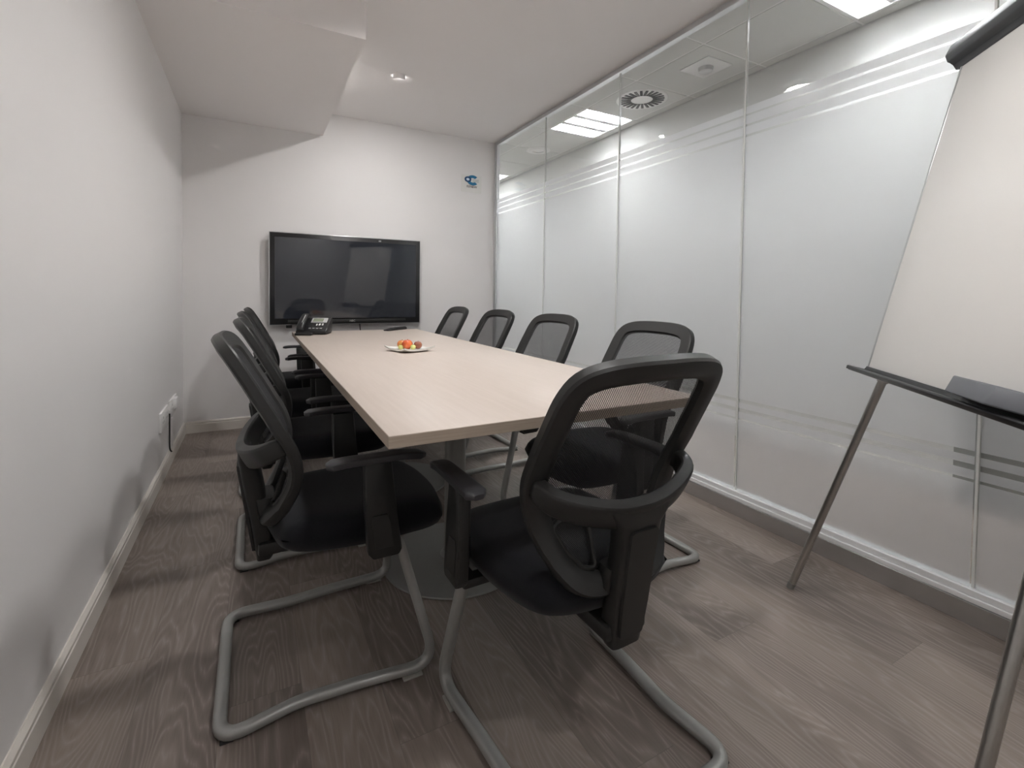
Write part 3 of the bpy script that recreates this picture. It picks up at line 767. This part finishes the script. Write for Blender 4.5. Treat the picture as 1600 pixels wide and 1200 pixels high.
for k in range(n):
    bm.faces.new((G[k][0], G2[k][0], G2[k + 1][0], G[k + 1][0])); bm.faces.new((G[k][n], G[k + 1][n], G2[k + 1][n], G2[k][n]))
    bm.faces.new((G[0][k], G[0][k + 1], G2[0][k + 1], G2[0][k])); bm.faces.new((G[n][k], G2[n][k], G2[n][k + 1], G[n][k + 1]))
obj('dish', bm, CERAM, t)
def fruit(name, label, cat, du, dv, r, mt, z=None, sq=.94):
    # du along picture-right, dv towards the camera, metres on the table
    R2 = Vector((.88, -.4745, 0)); F2 = Vector((.4745, .88, 0))
    p = pc + R2 * du - F2 * dv; p.z = tz + .0085 + r * sq if z is None else z
    t = thing(name, label, cat, p)
    bm = new(); sphere(bm, (0, 0, 0), r, 24, 18, (1, 1, sq))
    for v in bm.verts:
        d = math.hypot(v.co.x, v.co.y)
        if v.co.z > 0: v.co.z -= r * .22 * math.exp(-(d / (r * .28)) ** 2)
    obj('flesh', bm, mt, t)
    bm = new(); cyl(bm, (0, 0, r * .68), (r * .08, 0, r * 1.0), .0012, n=8); obj('stem', bm, STEM, t)
    return t
fruit('apricot', 'red and yellow apricot, leftmost fruit on the plate', 'fruit', -.036, -.004, .0225, APR)
fruit('nectarine', 'orange-red nectarine in the middle of the plate', 'fruit', -.008, .014, .0245, NEC)
fruit('plum', 'small dark red plum, rightmost fruit on the plate', 'fruit', .036, -.006, .0195, PLUM)
fruit('lime', 'small yellow-green lime between nectarine and plum', 'fruit', .020, .024, .0125, LIME)
fruit('lime', 'small yellow-green lime at the left front of the plate', 'fruit', -.034, .030, .0115, LIME)
# desk phone
ph = thing('desk_phone', 'black office desk phone with handset and small screen on the table', 'phone', (.775, -.80, tz), D(-22))
bm = new(); PM = Matrix.Rotation(D(38), 4, 'X')
# body: wedge
prism(bm, [(-.085, .006), (-.085, .022), (.045, .098), (.062, .098), (.070, .080), (.055, .010), (.04, .006)], 0, -.085, .095, .004)
bd = obj('body', bm, BLK2, ph)
sl = math.atan2(.098 - .022, .13); 
def onslope(u, s, h=0):  # u across, s up the slope
    return Vector((u, -.085 + s * math.cos(sl) - h * math.sin(sl), .022 + s * math.sin(sl) + h * math.cos(sl)))
def slab(u0, u1, s0, s1, h0, h1, bev=.001):
    bm = new(); box(bm, u0, u1, s0, s1, h0, h1, bev)
    for v in bm.verts: v.co = onslope(v.co.x, v.co.y, v.co.z)
    return bm
obj('screen_surround', slab(-.018, .078, .092, .144, 0, .004), SILV, bd)
obj('lcd', slab(-.008, .054, .101, .136, .0035, .0048, .0003), LCD, bd)
bm = slab(.02, .028, .06, .08, 0, .003); obj('key', bm, WPL, bd)
for k in range(2): obj('key', slab(.036 + k * .018, .046 + k * .018, .062, .082, 0, .0035), WPL, bd)
for rr in range(3):
    for cc in range(4): obj('key', slab(-.016 + cc * .022, -.002 + cc * .022, .010 + rr * .016, .020 + rr * .016, 0, .0025, .0006), GPL if rr == 1 else BLK, bd)
bm = new(); path = [onslope(-.055, s, h) for s, h in ((-.004, .012), (.012, .026), (.05, .032), (.10, .032), (.138, .026), (.158, .010))]
sweep(bm, spline(path, 5), ell(.021, .013, 16, 3), up=Vector((0, -1, 1)), scales=None); hs = obj('handset', bm, BLK2, ph)
obj('handset_highlight_strip', slab(-.0505, -.0455, .03, .115, .0445, .0462, .0006), SILV, hs)
bm = new(); box(bm, -.075, .085, .045, .085, 0, .012, .003); box(bm, -.06, .07, .055, .075, .01, .075, .003); obj('stand', bm, BLK, ph)
bm = new(); box(bm, -.05, .05, -.018, .018, 0, .016, .006, 3)
bm2 = obj('speaker_puck', bm, BLK2, None, loc=(.705, -.915, tz)); bm2.rotation_euler = (0, 0, D(-24)); tag(bm2, 'flat black accessory lying in front of the desk phone', 'accessory')
# remote
rm = thing('remote_control', 'dark wedge-shaped remote control on the table below the screen', 'remote', (1.325, -.675, tz), math.atan2(.14, .18))
bm = new(); prism(bm, [(-.105, 0), (-.108, .008), (-.02, .018), (.085, .024), (.105, .016), (.108, .0)], 1, -.022, .022, .004); obj('case', bm, BLK2, rm)
bm = new()
for k in range(4): box(bm, .0 + k * .018, .010 + k * .018, -.010, .010, .0215, .0245)
obj('button_pad', bm, GPL, rm, False)
